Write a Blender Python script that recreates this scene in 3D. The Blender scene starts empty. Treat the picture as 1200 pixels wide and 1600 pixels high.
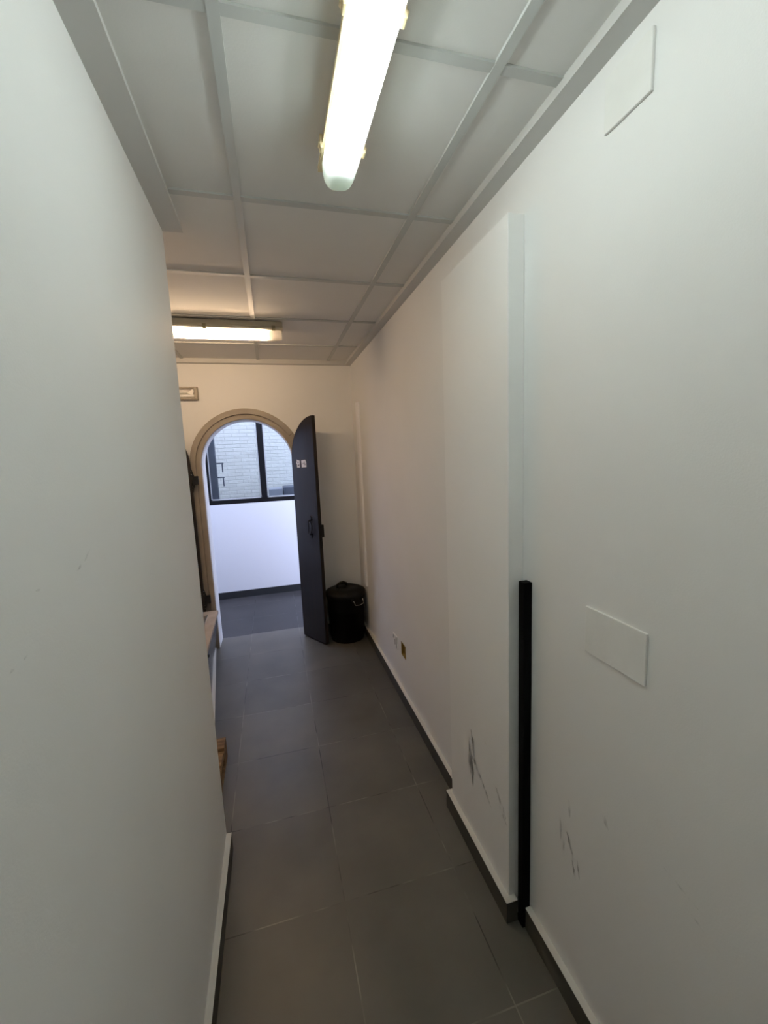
import bpy, bmesh, math, random
from mathutils import Vector, Matrix

C = bpy.context.scene.collection
SC = bpy.context.scene
random.seed(4)

# ---------------------------------------------------------------- camera
F_PX = 648.6
YAW, PIT, ROL, CAM_H = 0.25858, -0.13715, -0.04254, 1.6834
cy_, sy_, cp_, sp_ = math.cos(YAW), math.sin(YAW), math.cos(PIT), math.sin(PIT)
fwd = Vector((sy_ * cp_, cy_ * cp_, sp_))
rgt = Vector((cy_, -sy_, 0))
upv = rgt.cross(fwd)
c_, s_ = math.cos(ROL), math.sin(ROL)
r2 = rgt * c_ + upv * s_
u2 = upv * c_ - rgt * s_
cam_data = bpy.data.cameras.new('camera')
cam_data.sensor_fit = 'VERTICAL'
cam_data.sensor_height = 36
cam_data.lens = 36 * F_PX / 1600
cam_data.clip_start = 0.02
cam = bpy.data.objects.new('camera', cam_data)
C.objects.link(cam)
M = Matrix.Identity(4)
for i in range(3):
    M[i][0], M[i][1], M[i][2] = r2[i], u2[i], -fwd[i]
M[2][3] = CAM_H
cam.matrix_world = M
SC.camera = cam

# ---------------------------------------------------------------- world, exposure
w = bpy.data.worlds.new('overcast_sky')
SC.world = w
w.use_nodes = True
w.node_tree.nodes['Background'].inputs[0].default_value = (0.62, 0.70, 1.0, 1)
w.node_tree.nodes['Background'].inputs[1].default_value = 4.8
SC.view_settings.view_transform = 'Standard'
SC.view_settings.look = 'None'
SC.view_settings.gamma = 1
SC.view_settings.use_curve_mapping = False
SC.view_settings.exposure = 0.0
SC.cycles.max_bounces = 14
SC.cycles.diffuse_bounces = 10
SC.cycles.transparent_max_bounces = 16
LAMP_COOL = ((0.98, 0.93, 1.0), 146.0)
LAMP_WARM = ((1.0, 0.73, 0.50), 165.0)


# ---------------------------------------------------------------- materials
def mat(name, col, rough=0.6, metal=0.0, spec=0.5):
    m = bpy.data.materials.new(name)
    m.use_nodes = True
    b = m.node_tree.nodes['Principled BSDF']
    b.inputs['Base Color'].default_value = (*col, 1)
    b.inputs['Roughness'].default_value = rough
    b.inputs['Metallic'].default_value = metal
    b.inputs['Specular IOR Level'].default_value = spec
    return m


def nodes(m):
    return m.node_tree.nodes, m.node_tree.links, m.node_tree.nodes['Principled BSDF']


def vary(m, col_a, col_b, scale=(3, 3, 3), detail=6, lo=0.35, hi=0.65, bump=0.0, bscale=None, rough=None):
    """procedural mottling between two colours plus a fine bump"""
    n, l, b = nodes(m)
    tc = n.new('ShaderNodeTexCoord')
    mp = n.new('ShaderNodeMapping')
    mp.inputs['Scale'].default_value = scale
    l.new(tc.outputs['Object'], mp.inputs['Vector'])
    no = n.new('ShaderNodeTexNoise')
    no.inputs['Scale'].default_value = 1
    no.inputs['Detail'].default_value = detail
    l.new(mp.outputs[0], no.inputs['Vector'])
    r = n.new('ShaderNodeValToRGB')
    r.color_ramp.elements[0].position = lo
    r.color_ramp.elements[1].position = hi
    r.color_ramp.elements[0].color = (*col_a, 1)
    r.color_ramp.elements[1].color = (*col_b, 1)
    l.new(no.outputs['Fac'], r.inputs[0])
    l.new(r.outputs[0], b.inputs['Base Color'])
    if rough:
        mr = n.new('ShaderNodeMapRange')
        mr.inputs[3].default_value, mr.inputs[4].default_value = rough
        l.new(no.outputs['Fac'], mr.inputs[0])
        l.new(mr.outputs[0], b.inputs['Roughness'])
    if bump:
        n2 = n.new('ShaderNodeTexNoise')
        n2.inputs['Scale'].default_value = bscale or 120
        n2.inputs['Detail'].default_value = 3
        l.new(tc.outputs['Object'], n2.inputs['Vector'])
        bp = n.new('ShaderNodeBump')
        bp.inputs['Strength'].default_value = bump
        bp.inputs['Distance'].default_value = 0.002
        l.new(n2.outputs['Fac'], bp.inputs['Height'])
        l.new(bp.outputs[0], b.inputs['Normal'])
    return m


def tile_floor(name, col_a, col_b, grout, gx, gy, t=0.45, rough=(0.34, 0.46)):
    m = vary(mat(name, col_a), col_a, col_b, (2.6, 2.6, 2.6), 9, 0.3, 0.72, rough=rough)
    n, l, b = nodes(m)
    ramp = [x for x in n if x.type == 'VALTORGB'][0]
    tc = [x for x in n if x.type == 'TEX_COORD'][0]
    sep = n.new('ShaderNodeSeparateXYZ')
    l.new(tc.outputs['Object'], sep.inputs[0])

    def math_(op, a, c=None):
        q = n.new('ShaderNodeMath')
        q.operation = op
        for i, v in enumerate((a, c)):
            if v is None:
                continue
            if isinstance(v, (int, float)):
                q.inputs[i].default_value = v
            else:
                l.new(v, q.inputs[i])
        return q.outputs[0]

    def line(o, g):
        s = math_('SUBTRACT', o, g - 0.5 * t + 10 * t * 0)
        s = math_('DIVIDE', s, t)
        s = math_('ADD', s, 40.0)
        s = math_('FRACT', s)
        s = math_('SUBTRACT', s, 0.5)
        s = math_('ABSOLUTE', s)
        return math_('LESS_THAN', s, 0.0022 / t)

    def cell(o, g):
        s = math_('SUBTRACT', o, g)
        s = math_('DIVIDE', s, t)
        return math_('FLOOR', s)

    fac = math_('MAXIMUM', line(sep.outputs[0], gx), line(sep.outputs[1], gy))
    # tone of each single tile
    cmb = n.new('ShaderNodeCombineXYZ')
    l.new(cell(sep.outputs[0], gx), cmb.inputs[0])
    l.new(cell(sep.outputs[1], gy), cmb.inputs[1])
    wn = n.new('ShaderNodeTexWhiteNoise')
    l.new(cmb.outputs[0], wn.inputs['Vector'])
    mr = n.new('ShaderNodeMapRange')
    mr.inputs[3].default_value, mr.inputs[4].default_value = 0.88, 1.1
    l.new(wn.outputs['Value'], mr.inputs[0])
    vm = n.new('ShaderNodeVectorMath')
    vm.operation = 'SCALE'
    l.new(ramp.outputs[0], vm.inputs[0])
    l.new(mr.outputs[0], vm.inputs['Scale'])
    # grout partly filled with dirt: its tone wanders along the joint
    gn = n.new('ShaderNodeTexNoise')
    gn.inputs['Scale'].default_value = 5
    l.new(tc.outputs['Object'], gn.inputs['Vector'])
    gr = n.new('ShaderNodeValToRGB')
    gr.color_ramp.elements[0].position, gr.color_ramp.elements[1].position = 0.42, 0.62
    gr.color_ramp.elements[0].color = (col_a[0] * .45, col_a[1] * .45, col_a[2] * .45, 1)
    gr.color_ramp.elements[1].color = (*grout, 1)
    l.new(gn.outputs['Fac'], gr.inputs[0])
    mx = n.new('ShaderNodeMix')
    mx.data_type = 'RGBA'
    l.new(fac, mx.inputs['Factor'])
    l.new(vm.outputs[0], mx.inputs[6])
    l.new(gr.outputs[0], mx.inputs[7])
    l.new(mx.outputs[2], b.inputs['Base Color'])
    return m


PAINT = vary(mat('matt_white_paint', (.6, .6, .58), .62), (.84, .835, .82), (.865, .86, .85), (2, 2, 2), 3, bump=.12, bscale=260)
PAINT2 = vary(mat('pillar_white_paint', (.6, .6, .58), .6), (.89, .885, .87), (.91, .905, .89), (2, 2, 2), 3, bump=.12, bscale=260)  # wall white, slightly lighter, used on the pillar
CEIL = vary(mat('ceiling_tile_white', (.6, .6, .58), .8), (.72, .71, .685), (.75, .74, .715), (3, 3, 3), 4, bump=.1, bscale=200)
TEE = mat('grey_white_ceiling_rail', (.53, .54, .52), .5)
BAND = mat('ceiling_edge_paint', (.60, .595, .575), .7)
SKIRT = vary(mat('grey_tile_skirting', (.10, .095, .08), .45), (.045, .042, .034), (.065, .06, .05), (6, 6, 6), 6)
SKIRT_TOP = mat('painted_skirting_top', (.66, .65, .61), .6)
FLOOR = tile_floor('grey_porcelain_tile', (.085, .079, .065), (.135, .125, .103), (.19, .175, .145), .1442, 1.3766)
FLOOR2 = tile_floor('slate_grey_tile', (.022, .021, .022), (.055, .052, .052), (.10, .10, .10), .1442, 1.3766, rough=(.3, .5))
nodes(FLOOR2)[2].inputs['Specular IOR Level'].default_value = .3
FRAME = vary(mat('taupe_frame_paint', (.25, .21, .17), .5), (.33, .285, .235), (.37, .325, .27), (8, 8, 8), 4)
WHITE_OUT = mat('white_render', (.72, .73, .76), .7)
BLACK_ALU = mat('black_window_frame', (.004, .004, .005), .5, 0, .2)
GREY_METAL = mat('slate_grey_metal', (.09, .10, .13), .5)
PALE = mat('pale_grey_sheet', (.30, .31, .34), .6)
BLACK_PLASTIC = mat('black_plastic', (.0035, .0032, .003), .5, 0, .22)
BLACK_IRON = mat('black_iron', (.006, .006, .007), .5, .3)
POST = mat('black_post_paint', (.0015, .0015, .0015), .7, 0, .08)
CHROME = mat('chrome', (.75, .75, .75), .22, 1.0)
STEEL = mat('satin_steel', (.55, .52, .48), .3, .9)
OCHRE = mat('ochre_box', (.30, .20, .045), .7)
OCHRE_D = mat('dark_brown_box_edge', (.08, .045, .02), .7)
CREAM_PLASTIC = mat('aged_cream_plastic', (.62, .50, .30), .45)
GREY_HOUSING = mat('greyed_plastic_housing', (.46, .43, .34), .5)
CLIP = mat('dull_metal_clip', (.28, .26, .18), .35, .6)
STONE = vary(mat('beige_stone_tile', (.4, .3, .2), .4), (.36, .28, .19), (.48, .39, .29), (14, 14, 14), 6)
CAB = mat('dark_grey_laminate', (.06, .06, .055), .25)
STICKER = mat('white_sticker', (.8, .8, .82), .5)
INK = mat('grey_ink', (.12, .11, .13), .6)
PLATE = vary(mat('painted_plate', (.6, .6, .57), .5), (.82, .815, .785), (.87, .865, .84), (9, 9, 9), 5, bump=.25, bscale=60)

# dark stained wood, grain along z
WOOD = mat('dark_stained_wood', (.02, .013, .01), .36, 0, .42)
vary(WOOD, (.006, .004, .004), (.018, .011, .009), (60, 60, 1.2), 6, .35, .7, rough=(.28, .45))
PINE = mat('pallet_wood', (.3, .17, .06), .75)
vary(PINE, (.13, .07, .028), (.30, .18, .08), (3, 40, 40), 6)

# glass pane
GLASS = bpy.data.materials.new('clear_glass')
GLASS.use_nodes = True
n, l = GLASS.node_tree.nodes, GLASS.node_tree.links
for x in list(n):
    if x.type != 'OUTPUT_MATERIAL':
        n.remove(x)
out = n['Material Output']
fr = n.new('ShaderNodeFresnel'); fr.inputs[0].default_value = 1.3
tr = n.new('ShaderNodeBsdfTransparent'); tr.inputs[0].default_value = (.93, .96, .97, 1)
gl = n.new('ShaderNodeBsdfGlossy'); gl.inputs['Roughness'].default_value = .02
mx = n.new('ShaderNodeMixShader')
l.new(fr.outputs[0], mx.inputs[0]); l.new(tr.outputs[0], mx.inputs[1]); l.new(gl.outputs[0], mx.inputs[2])
l.new(mx.outputs[0], out.inputs[0])


def cover_mat(name, tint, opal):
    m = bpy.data.materials.new(name)
    m.use_nodes = True
    n, l = m.node_tree.nodes, m.node_tree.links
    for x in list(n):
        if x.type != 'OUTPUT_MATERIAL':
            n.remove(x)
    out = n['Material Output']
    tr = n.new('ShaderNodeBsdfTransparent'); tr.inputs[0].default_value = (*tint, 1)
    tl = n.new('ShaderNodeBsdfTranslucent'); tl.inputs[0].default_value = (*tint, 1)
    df = n.new('ShaderNodeBsdfDiffuse'); df.inputs[0].default_value = (*tint, 1)
    gl = n.new('ShaderNodeBsdfGlossy'); gl.inputs['Roughness'].default_value = .25
    a = n.new('ShaderNodeMixShader'); a.inputs[0].default_value = .35
    l.new(tl.outputs[0], a.inputs[1]); l.new(df.outputs[0], a.inputs[2])
    b = n.new('ShaderNodeMixShader'); b.inputs[0].default_value = opal
    l.new(tr.outputs[0], b.inputs[1]); l.new(a.outputs[0], b.inputs[2])
    c = n.new('ShaderNodeMixShader'); c.inputs[0].default_value = .05
    l.new(b.outputs[0], c.inputs[1]); l.new(gl.outputs[0], c.inputs[2])
    # fine prismatic ribs along the cover
    l.new(c.outputs[0], out.inputs[0])
    return m


def emit_mat(name, col, strength):
    m = bpy.data.materials.new(name)
    m.use_nodes = True
    n, l = m.node_tree.nodes, m.node_tree.links
    e = n.new('ShaderNodeEmission')
    e.inputs[0].default_value = (*col, 1)
    e.inputs[1].default_value = strength
    l.new(e.outputs[0], n['Material Output'].inputs[0])
    return m


TUBE_COOL = emit_mat('lit_cool_tube', *LAMP_COOL)
TUBE_WARM = emit_mat('lit_warm_tube', *LAMP_WARM)
COVER_COOL = cover_mat('frosted_ribbed_cover', (.88, .96, .92), .58)
COVER_WARM = cover_mat('clear_ribbed_cover', (.97, .95, .9), .35)

# white painted brick
BRICK = mat('white_painted_brick', (.7, .73, .76), .6)
n, l, b = nodes(BRICK)
tc = n.new('ShaderNodeTexCoord')
mp = n.new('ShaderNodeMapping')
mp.inputs['Rotation'].default_value = (math.radians(90), 0, 0)
l.new(tc.outputs['Object'], mp.inputs[0])
br = n.new('ShaderNodeTexBrick')
br.inputs['Color1'].default_value = (.69, .665, .585, 1)
br.inputs['Color2'].default_value = (.74, .715, .63, 1)
br.inputs['Mortar'].default_value = (.65, .63, .56, 1)
br.inputs['Scale'].default_value = 1
br.inputs['Brick Width'].default_value = .21
br.inputs['Row Height'].default_value = .052
br.inputs['Mortar Size'].default_value = .006
br.inputs['Mortar Smooth'].default_value = .6
l.new(mp.outputs[0], br.inputs['Vector'])
l.new(br.outputs['Color'], b.inputs['Base Color'])
bp = n.new('ShaderNodeBump')
bp.inputs['Strength'].default_value = .6
bp.inputs['Distance'].default_value = .012
bp.invert = True
nz = n.new('ShaderNodeTexNoise'); nz.inputs['Scale'].default_value = 22
l.new(tc.outputs['Object'], nz.inputs[0])
ad = n.new('ShaderNodeMath'); ad.operation = 'MULTIPLY_ADD'; ad.inputs[1].default_value = .9
l.new(nz.outputs['Fac'], ad.inputs[0]); l.new(br.outputs['Fac'], ad.inputs[2])
l.new(ad.outputs[0], bp.inputs['Height'])
l.new(bp.outputs[0], b.inputs['Normal'])

# grey smears on paint
SCUFF = bpy.data.materials.new('scuff')
SCUFF.use_nodes = True
n, l, b = nodes(SCUFF)
b.inputs['Base Color'].default_value = (.20, .18, .155, 1)
b.inputs['Roughness'].default_value = .7
tc = n.new('ShaderNodeTexCoord')
mp = n.new('ShaderNodeMapping'); mp.inputs['Scale'].default_value = (60, 60, 22)
nz = n.new('ShaderNodeTexNoise'); nz.inputs['Scale'].default_value = 1; nz.inputs['Detail'].default_value = 8
rp = n.new('ShaderNodeValToRGB')
rp.color_ramp.elements[0].position, rp.color_ramp.elements[1].position = .40, .95
l.new(tc.outputs['Object'], mp.inputs[0]); l.new(mp.outputs[0], nz.inputs[0])
l.new(nz.outputs['Fac'], rp.inputs[0])
mu = n.new('ShaderNodeMath'); mu.operation = 'MULTIPLY'; mu.inputs[1].default_value = .4
l.new(rp.outputs[0], mu.inputs[0])
l.new(mu.outputs[0], b.inputs['Alpha'])
CHIP = mat('white_plaster_chip', (.85, .84, .80), .8)


# ---------------------------------------------------------------- mesh helpers
class MB:
    def __init__(s):
        s.bm = bmesh.new()
        s.mats = []

    def mi(s, m):
        if m is None:
            return 0
        if m not in s.mats:
            s.mats.append(m)
        return s.mats.index(m)

    def box(s, x0, x1, y0, y1, z0, z1, m=None, bevel=0, segs=2):
        b2 = bmesh.new()
        vs = [b2.verts.new((x, y, z)) for z in (z0, z1) for y in (y0, y1) for x in (x0, x1)]
        for f in ((0, 2, 3, 1), (4, 5, 7, 6), (0, 1, 5, 4), (2, 6, 7, 3), (0, 4, 6, 2), (1, 3, 7, 5)):
            b2.faces.new([vs[i] for i in f])
        if bevel:
            bmesh.ops.bevel(b2, geom=list(b2.edges), offset=bevel, segments=segs, affect='EDGES', profile=.6)
        s.merge(b2, m)
        return s

    def merge(s, b2, m=None, smooth=False):
        k = s.mi(m)
        mp = {}
        for v in b2.verts:
            mp[v] = s.bm.verts.new(v.co)
        for f in b2.faces:
            nf = s.bm.faces.new([mp[v] for v in f.verts])
            nf.material_index = k
            nf.smooth = smooth
        b2.free()

    def prism(s, pts, axis, a, b, m=None, bevel=0, smooth=False):
        """closed outline pts (2D) extruded along axis from a to b"""
        def P(p, t):
            return {'x': (t, p[0], p[1]), 'y': (p[0], t, p[1]), 'z': (p[0], p[1], t)}[axis]
        b2 = bmesh.new()
        A = [b2.verts.new(P(p, a)) for p in pts]
        B = [b2.verts.new(P(p, b)) for p in pts]
        b2.faces.new(A)
        b2.faces.new(list(reversed(B)))
        k = len(pts)
        for i in range(k):
            b2.faces.new([A[i], B[i], B[(i + 1) % k], A[(i + 1) % k]])
        bmesh.ops.recalc_face_normals(b2, faces=b2.faces)
        if bevel:
            es = [e for e in b2.edges if (e.verts[0] in A) == (e.verts[1] in A)]
            bmesh.ops.bevel(b2, geom=es, offset=bevel, segments=2, affect='EDGES')
        s.merge(b2, m, smooth)
        return s

    def lathe(s, prof, cx, cy, m=None, seg=48):
        """prof: list of (r, z); open or closed on the axis"""
        b2 = bmesh.new()
        rings = []
        for r, z in prof:
            if r < 1e-6:
                rings.append([b2.verts.new((cx, cy, z))])
            else:
                rings.append([b2.verts.new((cx + r * math.cos(2 * math.pi * i / seg), cy + r * math.sin(2 * math.pi * i / seg), z)) for i in range(seg)])
        for A, B in zip(rings, rings[1:]):
            for i in range(seg):
                j = (i + 1) % seg
                if len(A) == 1 and len(B) == 1:
                    continue
                if len(A) == 1:
                    b2.faces.new([A[0], B[i], B[j]])
                elif len(B) == 1:
                    b2.faces.new([A[i], B[0], A[j]])
                else:
                    b2.faces.new([A[i], B[i], B[j], A[j]])
        bmesh.ops.recalc_face_normals(b2, faces=b2.faces)
        s.merge(b2, m, True)
        return s

    def tube(s, path, r, m=None, seg=10):
        b2 = bmesh.new()
        path = [Vector(p) for p in path]
        rings = []
        for i, p in enumerate(path):
            t = (path[min(i + 1, len(path) - 1)] - path[max(i - 1, 0)]).normalized()
            a = t.orthogonal().normalized() if i == 0 else (a - t * a.dot(t)).normalized()
            b = t.cross(a)
            rings.append([b2.verts.new(p + (a * math.cos(2 * math.pi * k / seg) + b * math.sin(2 * math.pi * k / seg)) * r) for k in range(seg)])
        for A, B in zip(rings, rings[1:]):
            for k in range(seg):
                b2.faces.new([A[k], B[k], B[(k + 1) % seg], A[(k + 1) % seg]])
        b2.faces.new(rings[0]); b2.faces.new(rings[-1])
        bmesh.ops.recalc_face_normals(b2, faces=b2.faces)
        s.merge(b2, m, True)
        return s

    def build(s, name, m=None, parent=None, kind=None, label=None, cat=None, group=None):
        me = bpy.data.meshes.new(name)
        bmesh.ops.recalc_face_normals(s.bm, faces=s.bm.faces)
        s.bm.to_mesh(me)
        s.bm.free()
        for k in (s.mats if s.mats else [m]):
            me.materials.append(k)
        o = bpy.data.objects.new(name, me)
        C.objects.link(o)
        if parent:
            o.parent = parent
        tag(o, kind, label, cat, group)
        return o


def tag(o, kind=None, label=None, cat=None, group=None):
    for k, v in (('kind', kind), ('label', label), ('category', cat), ('group', group)):
        if v:
            o[k] = v
    return o


def empty(name, loc=(0, 0, 0), rz=0, **kw):
    o = bpy.data.objects.new(name, None)
    o.empty_display_size = .1
    o.location = loc
    o.rotation_euler = (0, 0, rz)
    C.objects.link(o)
    return tag(o, **kw)


# ---------------------------------------------------------------- dimensions (metres)
XR, XL = .765, -.309          # corridor walls
YE = 1.734                     # end of the left wall
YF, YB = 3.881, 4.08           # front and back of the end wall
ZC, ZT = 2.53, 2.537           # rail underside, tile underside
ZB = 2.50                      # underside of the ceiling edge band
XLF, YN = -2.45, -1.2         # far left wall, wall behind the photographer
AX, AR, AZ = -.190, .385, 1.65  # arch centre, radius, springing height

# ---------------------------------------------------------------- shell
MB().box(XLF, XR + .15, YN, YB, -.1, 0).build('floor', FLOOR, kind='structure', label='grey porcelain tile floor of the corridor', cat='floor')
MB().box(XLF, 3.2, YB, 7.2, -.1, 0).build('floor_outside', FLOOR2, kind='structure', label='slate grey tile floor beyond the arched doorway', cat='floor')
MB().box(XLF, XR + .15, YN, YF + .05, ZT, ZT + .08).build('ceiling', CEIL, kind='structure', label='suspended ceiling of plain white tiles', cat='ceiling')

# exposed rails of the ceiling grid
g = MB()
W = .0125
cols = [-.0412 + .6 * i for i in range(-4, 2)]
rows = [.9494 + .6 * k for k in range(-3, 5)]
for x in cols:
    if x < XL - .01:
        g.box(x - W, x + W, YE, YF, ZC, ZT + .02)
    else:
        g.box(x - W, x + W, YN, YF, ZC, ZT + .02)
for y in rows:
    x0 = XL if y < YE else XLF
    xs = [x0] + [x for x in cols if x > x0] + [XR]
    for a, b_ in zip(xs, xs[1:]):
        g.box(a + (W if a != x0 else 0), b_ - (W if b_ != XR else 0), y - W, y + W, ZC + .0012, ZT + .02)
g.build('trim_1', TEE, kind='structure')

# right wall, with a pocket for the open junction box
H0, H1, HZ0, HZ1 = 2.485, 2.585, .322, .418
wr = MB()
wr.box(XR, XR + .15, YN, H0, 0, ZT).box(XR, XR + .15, H1, YB, 0, ZT)
wr.box(XR, XR + .15, H0, H1, 0, HZ0).box(XR, XR + .15, H0, H1, HZ1, ZT)
wall_r = wr.build('wall_right', PAINT, kind='structure')
wl = MB().box(XL - .14, XL, YN, YE, 0, ZT).box(XLF, XL - .14, YE - .14, YE, 0, ZT)
wall_l = wl.build('wall_left', PAINT, kind='structure')
MB().box(XLF - .1, XLF, YE - .14, YB, 0, ZT).build('wall_far_left', PAINT, kind='structure')
MB().box(XL - .14, XR + .15, YN - .1, YN, 0, ZT).build('wall_behind', PAINT, kind='structure')

# end wall with the arched opening
NA = 48
arc = [(AX - AR * math.cos(math.pi * i / NA), AZ + AR * math.sin(math.pi * i / NA)) for i in range(NA + 1)]
ew = MB()
ew.box(XLF, AX - AR, YF, YB, 0, 3.0).box(AX + AR, XR, YF, YB, 0, 3.0)
for (xa, za), (xb, zb) in zip(arc, arc[1:]):
    ew.prism([(xa, za), (xb, zb), (xb, 3.0), (xa, 3.0)], 'y', YF, YB)
bmesh.ops.remove_doubles(ew.bm, verts=ew.bm.verts, dist=1e-5)
seen = {}
for f in list(ew.bm.faces):
    k = tuple(round(v, 4) for v in f.calc_center_median())
    seen.setdefault(k, []).append(f)
for k, fs in seen.items():
    if len(fs) > 1:
        bmesh.ops.delete(ew.bm, geom=fs, context='FACES_ONLY')
ew.build('wall_end', PAINT, kind='structure')

# pillar on the right wall
PX, PY0, PY1, PZ = .71, 1.152, 1.64, 2.358
pil = MB().box(PX, XR - .0005, PY0, PY1, 0, PZ, bevel=.0015, segs=1).build('wall_pillar', PAINT2, kind='structure')

# ceiling edge bands
MB().prism([(XR - .052, ZB), (XR, ZB), (XR, ZT), (XR - .041, ZT)], 'y', YN, YF - .05).build('trim_2', BAND, kind='structure')
MB().prism([(XL, ZB), (XL + .068, ZB), (XL + .061, ZT), (XL, ZT)], 'y', YN, YE).build('trim_3', BAND, kind='structure')
MB().box(XLF, XR, YF - .05, YF, ZB, ZT).build('trim_4', BAND, kind='structure')

# skirtings: dark tile with a painted top
SH, ST = .085, .021


def skirting(name, segs):
    m = MB()
    for x0, x1, y0, y1 in segs:
        m.box(x0, x1, y0, y1, 0, SH - .003, SKIRT)
        m.box(x0, x1, y0, y1, SH - .003, SH, SKIRT_TOP)
    return m.build(name, kind='structure')


skirting('baseboard_right', [(XR - ST, XR, YN, 1.100), (XR - ST, XR, PY1 + ST, YF)])
skirting('baseboard_pillar', [(PX - ST, PX, PY0 - ST, PY1 + ST), (PX, .733, PY0 - ST, PY0), (PX, XR, PY1, PY1 + ST)])
skirting('baseboard_left', [(XL, XL + ST, YN, YE)])
skirting('baseboard_end', [(AX + AR + .12, XR - ST, YF - ST, YF)])

# ---------------------------------------------------------------- arched door frame
def arch_ring(r0, r1, y0, y1, mb, m=None):
    """band between radii r0 and r1, from floor up round the arch and down again"""
    n_ = 56
    outl = []
    for r in (r0, r1):
        p = [(AX - r, 0.0)] + [(AX - r * math.cos(math.pi * i / n_), AZ + r * math.sin(math.pi * i / n_)) for i in range(n_ + 1)] + [(AX + r, 0.0)]
        outl.append(p)
    b2 = bmesh.new()
    ring = []
    for (xa, za), (xb, zb) in zip(*outl):
        ring.append([b2.verts.new(v) for v in ((xa, y0, za), (xb, y0, zb), (xb, y1, zb), (xa, y1, za))])
    for A, B in zip(ring, ring[1:]):
        for k in range(4):
            b2.faces.new([A[k], A[(k + 1) % 4], B[(k + 1) % 4], B[k]])
    b2.faces.new(ring[0]); b2.faces.new(ring[-1])
    bmesh.ops.recalc_face_normals(b2, faces=b2.faces)
    mb.merge(b2, m)


dfm = MB()
arch_ring(AR + .048, AR + .093, YF - .030, YF, dfm)
arch_ring(AR + .040, AR + .048, YF - .012, YF, dfm)
arch_ring(AR + .004, AR + .040, YF - .022, YF, dfm)
df_ = dfm.build('door_frame', FRAME, kind='structure', label='taupe painted arched frame around the doorway in the end wall', cat='door frame')
jt = MB()
a = math.radians(33)
for r_, s_2 in ((AR + .050, 1),):
    p0 = Vector((AX + r_ * math.cos(a), YF - .0305, AZ + r_ * math.sin(a)))
    d = Vector((math.cos(a), 0, math.sin(a)))
    jt.tube([p0, p0 + d * .042], .0014, seg=6)
jt.build('frame_joint', BLACK_IRON, parent=df_)


# ---------------------------------------------------------------- door leaves
LEAF_W, LEAF_T = .342, .034


def leaf_outline(sign=1):
    n_ = 28
    pts = [(0, .012), (LEAF_W, .012), (LEAF_W, 2.035)]
    for i in range(1, n_ + 1):
        t = math.pi / 2 * i / n_
        pts.append((LEAF_W - LEAF_W * math.sin(t), 1.655 + .38 * math.cos(t)))
    return pts


def hinge(parent, x, z, side=1):
    """black strap hinge: square body with a pointed plate above and below, two screws each"""
    h = MB()
    h.box(x - .024, x + .024, -.012, .004, z - .036, z + .036, bevel=.003)
    h.prism([(x - .018, z + .03), (x + .006, z + .03), (x - .004, z + .105), (x - .014, z + .085)], 'y', -.005, .003)
    h.prism([(x - .018, z - .03), (x + .006, z - .03), (x - .004, z - .105), (x - .014, z - .085)], 'y', -.005, .003)
    h.tube([(x + .002, -.014, z - .04), (x + .002, -.014, z + .04)], .006)
    ho = h.build('hinge', BLACK_IRON, parent=parent)
    s2 = MB()
    for dz in (.05, .078, -.05, -.078):
        s2.tube([(x - .007, -.004, z + dz), (x - .007, -.0068, z + dz)], .003, seg=8)
    s2.build('hinge_screw', CHROME, parent=ho)
    return ho


# right leaf: open about 120 degrees, seen almost edge on
hx, hy = .180, 3.868
ux, uy = .512, -.859
ang = math.atan2(uy, ux)
d1 = empty('door_1', (hx, hy, 0), ang, kind='structure', label='dark wooden arched door leaf standing open beside the black bin', cat='door')
# local +x runs along the leaf, local -y is the face turned to the corridor's left
lf = MB().prism(leaf_outline(), 'y', 0, LEAF_T, bevel=.002).build('leaf', WOOD, parent=d1)
pl = MB()
hz = 1.076
ring_ = [(.238 + .022 * math.sin(t) * (1 + .25 * abs(math.cos(t))), -.020 - .006 * math.cos(2 * t), hz + .062 * math.cos(t)) for t in [2 * math.pi * i / 36 for i in range(37)]]
pl.tube(ring_, .0045)
pl.prism([(.230, hz + .055), (.246, hz + .055), (.252, hz + .075), (.238, hz + .100), (.224, hz + .075)], 'y', -.006, 0)
pl.prism([(.230, hz - .055), (.246, hz - .055), (.252, hz - .075), (.238, hz - .100), (.224, hz - .075)], 'y', -.006, 0)
pl.tube([(.238, -.004, hz + .064), (.238, -.026, hz + .062)], .006)
pl.tube([(.238, -.004, hz - .064), (.238, -.022, hz - .062)], .006)
pl.build('handle', BLACK_IRON, parent=d1)
lk = MB().box(.30, LEAF_W + .003, LEAF_T, LEAF_T + .02, .99, 1.10, bevel=.003)
lk.box(LEAF_W, LEAF_W + .004, .006, LEAF_T - .006, .90, 1.12)
lk.build('lock', BLACK_IRON, parent=d1)
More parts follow.
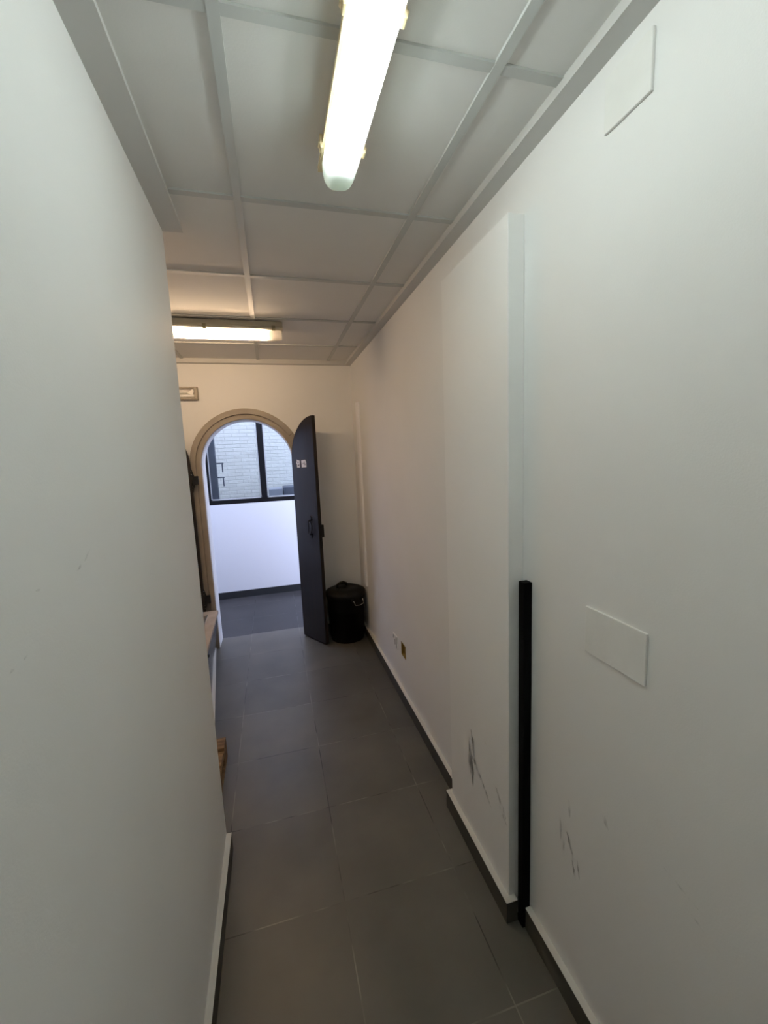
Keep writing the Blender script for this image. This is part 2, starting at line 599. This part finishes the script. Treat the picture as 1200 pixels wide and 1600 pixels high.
for x0, x1, z0, z1, notch in ((.075, .125, 1.602, 1.668, 1), (.150, .222, 1.602, 1.668, 0)):
    if notch:
        pts = [(x0 + .006, z0), (x1, z0), (x1, z1 - .004), (x0 + .016, z1), (x0 + .008, z1 + .006), (x0 + .004, z1 - .016), (x0 - .004, z1 - .026), (x0 + .006, z1 - .036)]
    else:
        pts = [(x0 + .004, z0), (x1, z0 + .002), (x1, z1 - .02), (x1 - .012, z1), (x0, z1 - .004)]
    so = MB().prism(pts, 'y', -.0008, 0).build('sticker', STICKER, parent=d1)
    k = MB()
    if notch:
        k.box(x0 + .018, x0 + .034, -.0014, -.0008, z0 + .040, z0 + .052).box(x0 + .018, x0 + .034, -.0014, -.0008, z0 + .014, z0 + .026)
        k.box(x0 + .036, x0 + .042, -.0014, -.0008, z0 + .012, z0 + .03)
    else:
        k.box(x0 + .036, x0 + .060, -.0014, -.0008, z0 + .044, z0 + .049).box(x0 + .010, x0 + .055, -.0014, -.0008, z0 + .030, z0 + .033)
        k.box(x0 + .050, x0 + .060, -.0014, -.0008, z0 + .018, z0 + .036).box(x0 + .02, x0 + .05, -.0014, -.0008, z0 + .036, z0 + .0385)
    k.build('sticker_print', INK, parent=so)

# left leaf: folded back against the end wall, hinge side nearest the opening
d2 = empty('door_2', (-.655, 3.828, 0), math.radians(180 + 4), kind='structure', label='dark wooden arched door leaf folded back left of the doorway', cat='door')
MB().prism([(x, z) for x, z in leaf_outline()], 'y', 0, LEAF_T, bevel=.002).build('leaf', WOOD, parent=d2)
for z in (1.535, .49):
    h = MB()
    h.box(-.050, -.002, LEAF_T - .02, LEAF_T + .008, z - .036, z + .036, bevel=.003)
    for sg in (1, -1):
        h.prism([(-.022, z + sg * .03), (.012, z + sg * .03), (.008, z + sg * .085), (-.002, z + sg * .105), (-.008, z + sg * .08)], 'y', LEAF_T - .004, LEAF_T + .004)
    h.tube([(-.004, LEAF_T + .010, z - .04), (-.004, LEAF_T + .010, z + .04)], .006)
    ho = h.build('hinge', BLACK_IRON, parent=d2)
    s2 = MB()
    for dz in (.05, .078, -.05, -.078):
        s2.tube([(.0, LEAF_T + .003, z + dz), (.0, LEAF_T + .0065, z + dz)], .003, seg=8)
    s2.build('hinge_screw', CHROME, parent=ho)

# ---------------------------------------------------------------- passage beyond the arch
YO = 5.29
MB().box(XLF, 3.2, YO, YO + .15, 0, 1.17).box(XLF, -.80, YO, YO + .15, 1.17, 2.9).box(1.6, 3.2, YO, YO + .15, 1.17, 2.9).box(-.80, 1.6, YO, YO + .15, 2.6, 2.9).build('wall_outside', WHITE_OUT, kind='structure')
MB().box(XLF, 3.2, YO - .012, YO, 0, .085, mat('dark_skirting', (.018, .02, .022), .5)).build('baseboard_outside', kind='structure')
MB().box(3.2, 3.3, YB, 6.6, 0, 2.9).build('wall_outside_right', WHITE_OUT, kind='structure')
MB().box(XLF - .1, XLF, YB, 6.6, 0, 2.9).build('wall_outside_left', WHITE_OUT, kind='structure')
MB().box(XLF, 3.2, 6.5, 6.6, 0, 3.4).build('wall_brick', BRICK, kind='structure')
win = empty('window_1', (.4, YO + .03, 1.17), kind='structure', label='black framed window above the low white wall outside', cat='window')
wf = MB()
ox, oy, oz = .4, YO + .03, 1.17
X = lambda v: v - ox
wf.box(X(-.80), X(1.6), -.03, .05, 0, .052, bevel=.003).box(X(-.80), X(1.6), -.03, .05, 1.37, 1.43, bevel=.003)
wf.box(X(-.80), X(-.722), -.03, .05, .052, 1.37, bevel=.003).box(X(1.54), X(1.6), -.03, .05, .052, 1.37, bevel=.003)
wf.box(X(-.142), X(-.073), -.03, .05, .052, 1.37, bevel=.003).box(X(.70), X(.77), -.03, .05, .052, 1.37, bevel=.003)
wf.build('window_frame', BLACK_ALU, parent=win)
gb = MB()
for a_, b_ in ((-.722, -.142), (-.073, .70), (.77, 1.54)):
    gb.box(X(a_), X(b_), .0, .012, .052, .066)
    gb.box(X(a_), X(a_) + .010, .0, .012, .052, 1.37)
    gb.box(X(b_) - .010, X(b_), .0, .012, .052, 1.37)
gb.build('glazing_bead', mat('pale_bead', (.45, .47, .48), .5), parent=win)
for a_, b_ in ((-.722, -.142), (-.073, .70), (.77, 1.54)):
    MB().box(X(a_), X(b_), .014, .018, .052, 1.37).build('pane', GLASS, parent=win)

# grey post with two bracket arms, seen through the glass
gp = empty('bracket_post', (-.712, 5.62, 0), label='slate grey upright with two bracket arms behind the left window pane', cat='shelf upright')
MB().box(-.045, .045, -.04, .04, 0, 2.9, bevel=.003).build('upright', GREY_METAL, parent=gp)
for z in (1.660, 1.485):
    a2 = MB().box(.045, .132, -.015, .015, z - .008, z + .008, bevel=.002).box(.108, .122, -.015, .015, z - .112, z - .006, bevel=.002)
    a2.build('bracket_arm', GREY_METAL, parent=gp)
g1 = MB()  # two plain grey boxes low behind the window
g1.box(.14, .95, 6.05, 6.45, 0, 1.285, bevel=.006)
g1.build('grey_box', GREY_METAL, label='dark grey box top seen low in the right window pane', cat='cabinet')
g2 = MB().box(-.06, .130, 6.05, 6.45, 0, 1.268, bevel=.006)
g2.build('pale_box', PALE, label='paler grey box left of the dark one behind the glass', cat='cabinet')

# ---------------------------------------------------------------- tube lamps
def make_lamp(L, tube_m, cover_m, name, label, cat, clips):
    """origin at the ceiling, middle of the lamp; length along x"""
    root = empty(name, label=label, cat=cat, group='ceiling tube lamps')
    hl = L / 2
    # housing: shallow tray, slightly wider at its lip
    hs = MB()
    hs.prism([(-.044, 0), (.044, 0), (.048, -.030), (.053, -.036), (.053, -.049), (-.053, -.049), (-.053, -.036), (-.048, -.030)], 'x', -hl, hl, bevel=.003)
    hso = hs.build('housing', CREAM_PLASTIC if tube_m is TUBE_COOL else GREY_HOUSING, parent=root)
    # reflector tray above the tube
    MB().box(-hl + .03, hl - .03, -.032, .032, -.054, -.049).build('reflector', mat('white_reflector', (.8, .8, .78), .4), parent=hso)
    # cover: open shell, rounded section with rounded ends
    sec = [(-.046, -.049), (-.0455, -.062), (-.042, -.080), (-.035, -.092), (-.024, -.098), (0, -.100), (.024, -.098), (.035, -.092), (.042, -.080), (.0455, -.062), (.046, -.049)]
    b2 = bmesh.new()
    ends = [(-hl + .004, .0), (-hl + .006, .90), (-hl + .018, .97), (-hl + .04, 1), (hl - .04, 1), (hl - .018, .97), (hl - .006, .90), (hl - .004, .0)]
    rings = []
    for x, k in ends:
        if k == 0:
            continue
        rings.append([b2.verts.new((x, p[0] * (.72 + .28 * (k - .9) / .1 if k < 1 else 1), -.049 + (p[1] + .049) * k)) for p in sec])
    for A, B in zip(rings, rings[1:]):
        for i in range(len(sec) - 1):
            b2.faces.new([A[i], B[i], B[i + 1], A[i + 1]])
    b2.faces.new(rings[0]); b2.faces.new(rings[-1])
    cv = MB()
    cv.merge(b2, None, True)
    co = cv.build('cover', cover_m, parent=root)
    sm = co.modifiers.new('thick', 'SOLIDIFY')
    sm.thickness = .0015
    t = MB().tube([(-hl + .105, 0, -.068), (hl - .105, 0, -.068)], .013, seg=20)
    t.build('tube', tube_m, parent=root)
    for sg in (-1, 1):
        e = MB()
        e.box(sg * (hl - .085) - .010, sg * (hl - .085) + .010, -.016, .016, -.088, -.046, bevel=.003)
        e.tube([(sg * (hl - .105), 0, -.068), (sg * (hl - .092), 0, -.068)], .0135, seg=16)
        e.build('lamp_holder', CREAM_PLASTIC, parent=hso)
    for x in clips:
        for sg in (-1, 1):
            k = MB()
            k.box(x - .011, x + .011, sg * .056 - .004, sg * .056 + .004, -.060, -.028, bevel=.002)
            k.tube([(x - .009, sg * .060, -.047), (x + .009, sg * .060, -.047)], .004, seg=8)
            k.build('clip', CLIP if tube_m is TUBE_WARM else CREAM_PLASTIC, parent=hso)
    return root


l1 = make_lamp(1.27, TUBE_COOL, COVER_COOL, 'tube_lamp', 'cool white tube lamp with frosted cover running along the corridor ceiling', 'ceiling lamp', (-.53, -.18, .18, .53))
l1.location = (.243, .655, ZC)
l1.rotation_euler = (0, 0, math.radians(90))
l2 = make_lamp(1.27, TUBE_WARM, COVER_WARM, 'tube_lamp', 'warm white tube lamp with clear cover set across the ceiling near the arch', 'ceiling lamp', (-.58, -.18, .18, .58))
l2.location = (-.502, 2.832, ZC)

# ---------------------------------------------------------------- emergency light on the end wall
em = empty('emergency_light', (-.72, YF, 2.257), label='small rectangular emergency light high on the end wall left of the arch', cat='emergency light')
e = MB()
e.box(-.175, .175, -.012, 0, -.056, .056, bevel=.006)
e.box(-.170, -.145, -.045, -.012, -.052, .052, bevel=.008, segs=3).box(.145, .170, -.045, -.012, -.052, .052, bevel=.008, segs=3)
e.box(-.160, .160, -.045, -.012, .036, .052, bevel=.007, segs=3).box(-.160, .160, -.045, -.012, -.052, -.034, bevel=.007, segs=3)
e.build('housing', mat('cream_housing', (.40, .35, .28), .4), parent=em)
rf = MB()
rf.prism([(-.014, .036), (-.034, .010), (-.034, .006), (-.014, .0)], 'x', -.145, .145)
rf.prism([(-.014, -.003), (-.030, -.010), (-.034, -.030), (-.014, -.034)], 'x', -.145, .145)
rf.build('reflector', mat('bright_reflector', (.95, .93, .88), .3), parent=em)
MB().tube([(-.125, -.030, .004), (.100, -.030, .004)], .006, mat('white_unlit_tube', (.9, .88, .82), .25), seg=14).build('tube', parent=em)
MB().prism([(.092, .0), (.118, -.012), (.140, -.012), (.136, .034)], 'y', -.036, -.020).build('end_bracket', mat('white_bracket', (.9, .87, .8), .3), parent=em)

# ---------------------------------------------------------------- bin
bn = empty('waste_bin', (.573, 3.688, 0), label='round black plastic bin with lid in the corner behind the open door', cat='bin')
BH = .445
body = MB().lathe([(0, 0), (.142, 0), (.150, .006), (.152, .03), (.170, BH - .05), (.172, BH - .048), (.172, BH - .03), (.176, BH - .028), (.176, BH), (.168, BH), (.160, .04), (0, .04)], 0, 0)
body.build('body', BLACK_PLASTIC, parent=bn)
lid = MB().lathe([(.181, BH - .022), (.184, BH - .018), (.184, BH + .006), (.178, BH + .016), (.150, BH + .030), (.120, BH + .042), (.085, BH + .050), (.080, BH + .046), (0, BH + .052)], 0, 0)
lid = lid.build('lid', BLACK_PLASTIC, parent=bn)
kn = MB()
kn.lathe([(.050, BH + .048), (.050, BH + .052), (.036, BH + .058), (.0, BH + .058)], -.03, 0, seg=24)
kn.tube([(-.075, -.02, BH + .050), (-.070, -.018, BH + .078), (-.045, -.01, BH + .090), (-.015, 0, BH + .090), (.010, .008, BH + .078), (.015, .01, BH + .050)], .012)
kn.build('lid_handle', BLACK_PLASTIC, parent=lid)
for sg in (1, -1):
    a0 = math.radians(-62) if sg == 1 else math.radians(118)
    ca, sa = math.cos(a0), math.sin(a0)

    def on_side(t, dr, z):
        return (ca * (.172 + dr) - sa * t, sa * (.172 + dr) + ca * t, z)
    hm = MB()
    hm.tube([on_side(-.062, .004, BH - .035), on_side(-.050, .012, BH - .045), on_side(-.048, .030, BH - .075), on_side(0, .034, BH - .082), on_side(.048, .030, BH - .075), on_side(.050, .012, BH - .045), on_side(.062, .004, BH - .035)], .003)
    hm.build('bail_handle', CHROME, parent=bn)
    for t in (-.058, .058):
        p = on_side(t, .001, BH - .038)
        MB().box(p[0] - .012, p[0] + .012, p[1] - .008, p[1] + .008, BH - .055, BH - .022, bevel=.003).build('handle_lug', BLACK_PLASTIC, parent=bn)

# ---------------------------------------------------------------- pale raised vertical strip on the right wall near the corner
STRIP = mat('strip_white', (.95, .94, .96), .3)
dy = 3.615
MB().prism([(XR, dy - .045), (XR - .012, dy - .044), (XR - .018, dy - .036), (XR - .020, dy - .012), (XR - .020, dy + .012), (XR - .018, dy + .036), (XR - .012, dy + .044), (XR, dy + .045)], 'z', .505, 2.14).build('pale_strip', STRIP, label='pale vertical strip rising from behind the black bin', cat='cable duct')

# ---------------------------------------------------------------- black post in the corner of the pillar
MB().box(.7345, .7640, 1.103, 1.1325, 0, 1.266, bevel=.002).build('black_post', POST, label='slim black square post standing in the corner beside the pillar', cat='post')

# ---------------------------------------------------------------- plates and boxes on the right wall
MB().box(XR - .006, XR, .683, .866, 1.150, 1.273, bevel=.0018).build('cover_plate', PLATE, label='wide painted-over blank plate at chest height on the right wall', cat='wall plate')
MB().box(XR - .007, XR, .728, .846, 2.355, 2.465, bevel=.002).build('cover_plate', PLATE, label='square painted-over blank plate high up under the ceiling edge', cat='wall plate')
sp = MB().box(XR - .007, XR, 2.662, 2.758, .312, .408, bevel=.003).build('wall_socket', PLATE, label='painted-over socket plate with dark slots beside the ochre box', cat='socket')
SLOT = mat('slot_shadow_grey', (.05, .045, .04), .8)
for y0, y1, z0, z1 in ((2.745, 2.752, .37, .395), (2.71, 2.718, .335, .375), (2.676, 2.682, .318, .400)):
    MB().box(XR - .0078, XR - .007, y0, y1, z0, z1).build('slot', SLOT, parent=sp)
jb = empty('junction_box', (XR, 2.535, .37), label='open ochre junction box set low into the right wall', cat='junction box')
j = MB()
hw, hh = .0485, .0465
j.box(.040, .044, -hw, hw, -hh, hh).box(0, .040, -hw, -hw + .003, -hh, hh).box(0, .040, hw - .003, hw, -hh, hh)
j.box(0, .040, -hw + .003, hw - .003, -hh, -hh + .003).box(0, .040, -hw + .003, hw - .003, hh - .003, hh)
j.box(.018, .040, -hw + .004, hw - .004, -hh + .004, hh - .004)
j.build('box', OCHRE, parent=jb)
MB().box(.010, .030, -hw + .003, -hw + .012, -hh + .003, hh - .003).build('box_edge', OCHRE_D, parent=jb)


# ---------------------------------------------------------------- scuffs and chips in the paint
def marks(parent, x, side, segs, m, name='scuff'):
    """thin smears lying on a wall of constant x; segs are (y0, z0, y1, z1, width)"""
    b2 = MB()
    for y0, z0, y1, z1, wd in segs:
        d = Vector((y1 - y0, z1 - z0))
        nn = Vector((-d.y, d.x)).normalized()
        k = 7
        L_, R_ = [], []
        for i in range(k):
            t = i / (k - 1)
            wv = wd * .5 * (.15 + math.sin(math.pi * t)) * random.uniform(.6, 1.2)
            p = Vector((y0, z0)) + d * t + nn * random.uniform(-.15, .15) * wd
            L_.append((p + nn * wv)); R_.append((p - nn * wv))
        pts = [(p.x, p.y) for p in L_] + [(p.x, p.y) for p in reversed(R_)]
        b2.prism(pts, 'x', x, x - .0003 * side)
    return b2.build(name, m, parent=parent)


marks(pil, PX, 1, [(1.455, .50, 1.425, .30, .035), (1.44, .445, 1.33, .375, .018), (1.36, .40, 1.27, .33, .010), (1.435, .55, 1.40, .42, .03), (1.24, .45, 1.17, .38, .018), (1.22, .40, 1.165, .36, .012)], SCUFF)
marks(pil, PX, 1, [(1.318, .580, 1.308, .570, .006)], CHIP, 'paint_chip')
marks(wall_r, XR, 1, [(.92, .66, .915, .60, .010), (.955, .57, .95, .50, .008), (.925, .55, .90, .50, .012), (.94, .52, .935, .46, .008), (.90, .48, .885, .43, .007), (.88, .50, .87, .45, .006), (.80, .74, .77, .70, .010), (.62, .76, .54, .745, .004), (.56, .72, .49, .70, .004), (2.84, 1.425, 2.83, 1.405, .012)], SCUFF)
marks(wall_r, XR, 1, [(.842, .784, .828, .779, .006), (.836, .777, .829, .775, .003)], CHIP, 'paint_chip')
marks(wall_l, XL, -1, [(.742, 1.522, .775, 1.530, .0035), (.77, 1.528, .800, 1.545, .003), (.625, 1.526, .636, 1.525, .003), (.548, 1.452, .557, 1.453, .003), (.577, 1.454, .588, 1.457, .003)], SCUFF)

# ---------------------------------------------------------------- low sink unit left of the corridor
su = empty('sink_unit', (-.54, 3.2, 0), label='low sink unit with beige tiled top and dark front by the door', cat='sink unit')
ox, oy = -.54, 3.2
Y0, Y1, ZTOP = 2.58, 3.745, .40


def quadbox(top, bot, m_):
    """box between two quads given as 4 (x,y,z) each"""
    b2 = bmesh.new()
    A = [b2.verts.new((p[0] - ox, p[1] - oy, p[2])) for p in top]
    B = [b2.verts.new((p[0] - ox, p[1] - oy, p[2])) for p in bot]
    b2.faces.new(A); b2.faces.new(list(reversed(B)))
    for i in range(4):
        b2.faces.new([A[i], B[i], B[(i + 1) % 4], A[(i + 1) % 4]])
    bmesh.ops.recalc_face_normals(b2, faces=b2.faces)
    m_.merge(b2)


xa, xb = -.512, -.543   # near and far end of the top's front edge
zt = ZTOP - .025
t_ = MB()
# top as a frame round the basin
fx = lambda y: xa + (xb - xa) * (y - Y0) / (Y1 - Y0)
XB = -1.15
by0, by1 = 2.72, 3.64
for (p, q_) in (((Y0, by0), None), ((by1, Y1), None)):
    ya, yb = p
    quadbox([(XB, ya, ZTOP), (fx(ya), ya, ZTOP), (fx(yb), yb, ZTOP), (XB, yb, ZTOP)], [(XB, ya, zt), (fx(ya), ya, zt), (fx(yb), yb, zt), (XB, yb, zt)], t_)
quadbox([(fx(by0) - .075, by0, ZTOP), (fx(by0), by0, ZTOP), (fx(by1), by1, ZTOP), (fx(by1) - .075, by1, ZTOP)], [(fx(by0) - .075, by0, zt), (fx(by0), by0, zt), (fx(by1), by1, zt), (fx(by1) - .075, by1, zt)], t_)
quadbox([(XB, by0, ZTOP), (-.95, by0, ZTOP), (-.95, by1, ZTOP), (XB, by1, ZTOP)], [(XB, by0, zt), (-.95, by0, zt), (-.95, by1, zt), (XB, by1, zt)], t_)
t_.build('top', STONE, parent=su)
cb = MB()
quadbox([(XB, Y0, zt), (fx(Y0) - .006, Y0, zt), (fx(Y1) - .006, Y1, zt), (XB, Y1, zt)], [(XB, Y0, 0), (-.480, Y0, 0), (-.603, Y1, 0), (XB, Y1, 0)], cb)
cb.build('cabinet', CAB, parent=su)
pn = MB()
quadbox([(-.486, Y0, .06), (-.462, Y0, .06), (-.590, Y1, .06), (-.612, Y1, .06)], [(-.486, Y0, 0), (-.466, Y0, 0), (-.594, Y1, 0), (-.612, Y1, 0)], pn)
pn.build('plinth', SKIRT, parent=su)
pt = MB()
quadbox([(-.492, Y0, .064), (-.461, Y0, .064), (-.589, Y1, .064), (-.620, Y1, .064)], [(-.492, Y0, .06), (-.461, Y0, .06), (-.589, Y1, .06), (-.620, Y1, .06)], pt)
pt.build('plinth_top', SKIRT_TOP, parent=su)
bs = MB()
bs.box(-.95 - ox, -.60 - ox, by0 - oy, by1 - oy, zt - .02, zt + .005)
bs.box(-.94 - ox, -.602 - ox, by0 - oy + .005, by0 - oy + .02, zt, ZTOP + .006, bevel=.003).box(-.94 - ox, -.622 - ox, by1 - oy - .02, by1 - oy - .005, zt, ZTOP + .006, bevel=.003)
bs.prism([(-.604 - ox, by0 - oy), (-.592 - ox, by0 - oy), (-.614 - ox, by1 - oy), (-.626 - ox, by1 - oy)], 'z', zt, ZTOP + .006)
bs.build('basin', STEEL, parent=su)
tp = MB()
tp.tube([(-.90 - ox, 3.60 - oy, ZTOP + .035), (-.64 - ox, 3.60 - oy, ZTOP + .035)], .016)
tp.tube([(-.66 - ox, 3.60 - oy, ZTOP + .03), (-.66 - ox, 3.60 - oy, ZTOP - .02)], .010)
tp.tube([(-.80 - ox, 3.60 - oy, ZTOP + .04), (-.80 - ox, 3.45 - oy, ZTOP + .05), (-.80 - ox, 3.42 - oy, ZTOP + .02)], .010)
tp.build('tap', CHROME, parent=su)
MB().box(-.536 - ox, -.518 - ox, 2.965 - oy, 2.99 - oy, .335, .352, bevel=.003).build('handle', BLACK_IRON, parent=su)

# ---------------------------------------------------------------- wooden pallet
pa = empty('wooden_pallet', (-.78, 2.06, 0), label='orange-brown wooden pallet poking out past the end of the left wall', cat='pallet')
px0, px1, py0, py1 = -.41, .41, -.30, .30
for y in (-.30, -.155, -.045, .065, .205):
    MB().box(px0, px1, y, y + .095, .100, .120, bevel=.002).build('top_board', PINE, parent=pa)
for x in (px0, -.04, px1 - .09):
    MB().box(x, x + .09, py0, py1, .080, .100, bevel=.002).build('stringer_board', PINE, parent=pa)
    MB().box(x, x + .09, py0, py1, 0, .016, bevel=.002).build('bottom_board', PINE, parent=pa)
    for y in (py0, -.045, py1 - .10):
        MB().box(x, x + .09, y, y + .10, .016, .080, bevel=.002).build('block', PINE, parent=pa)
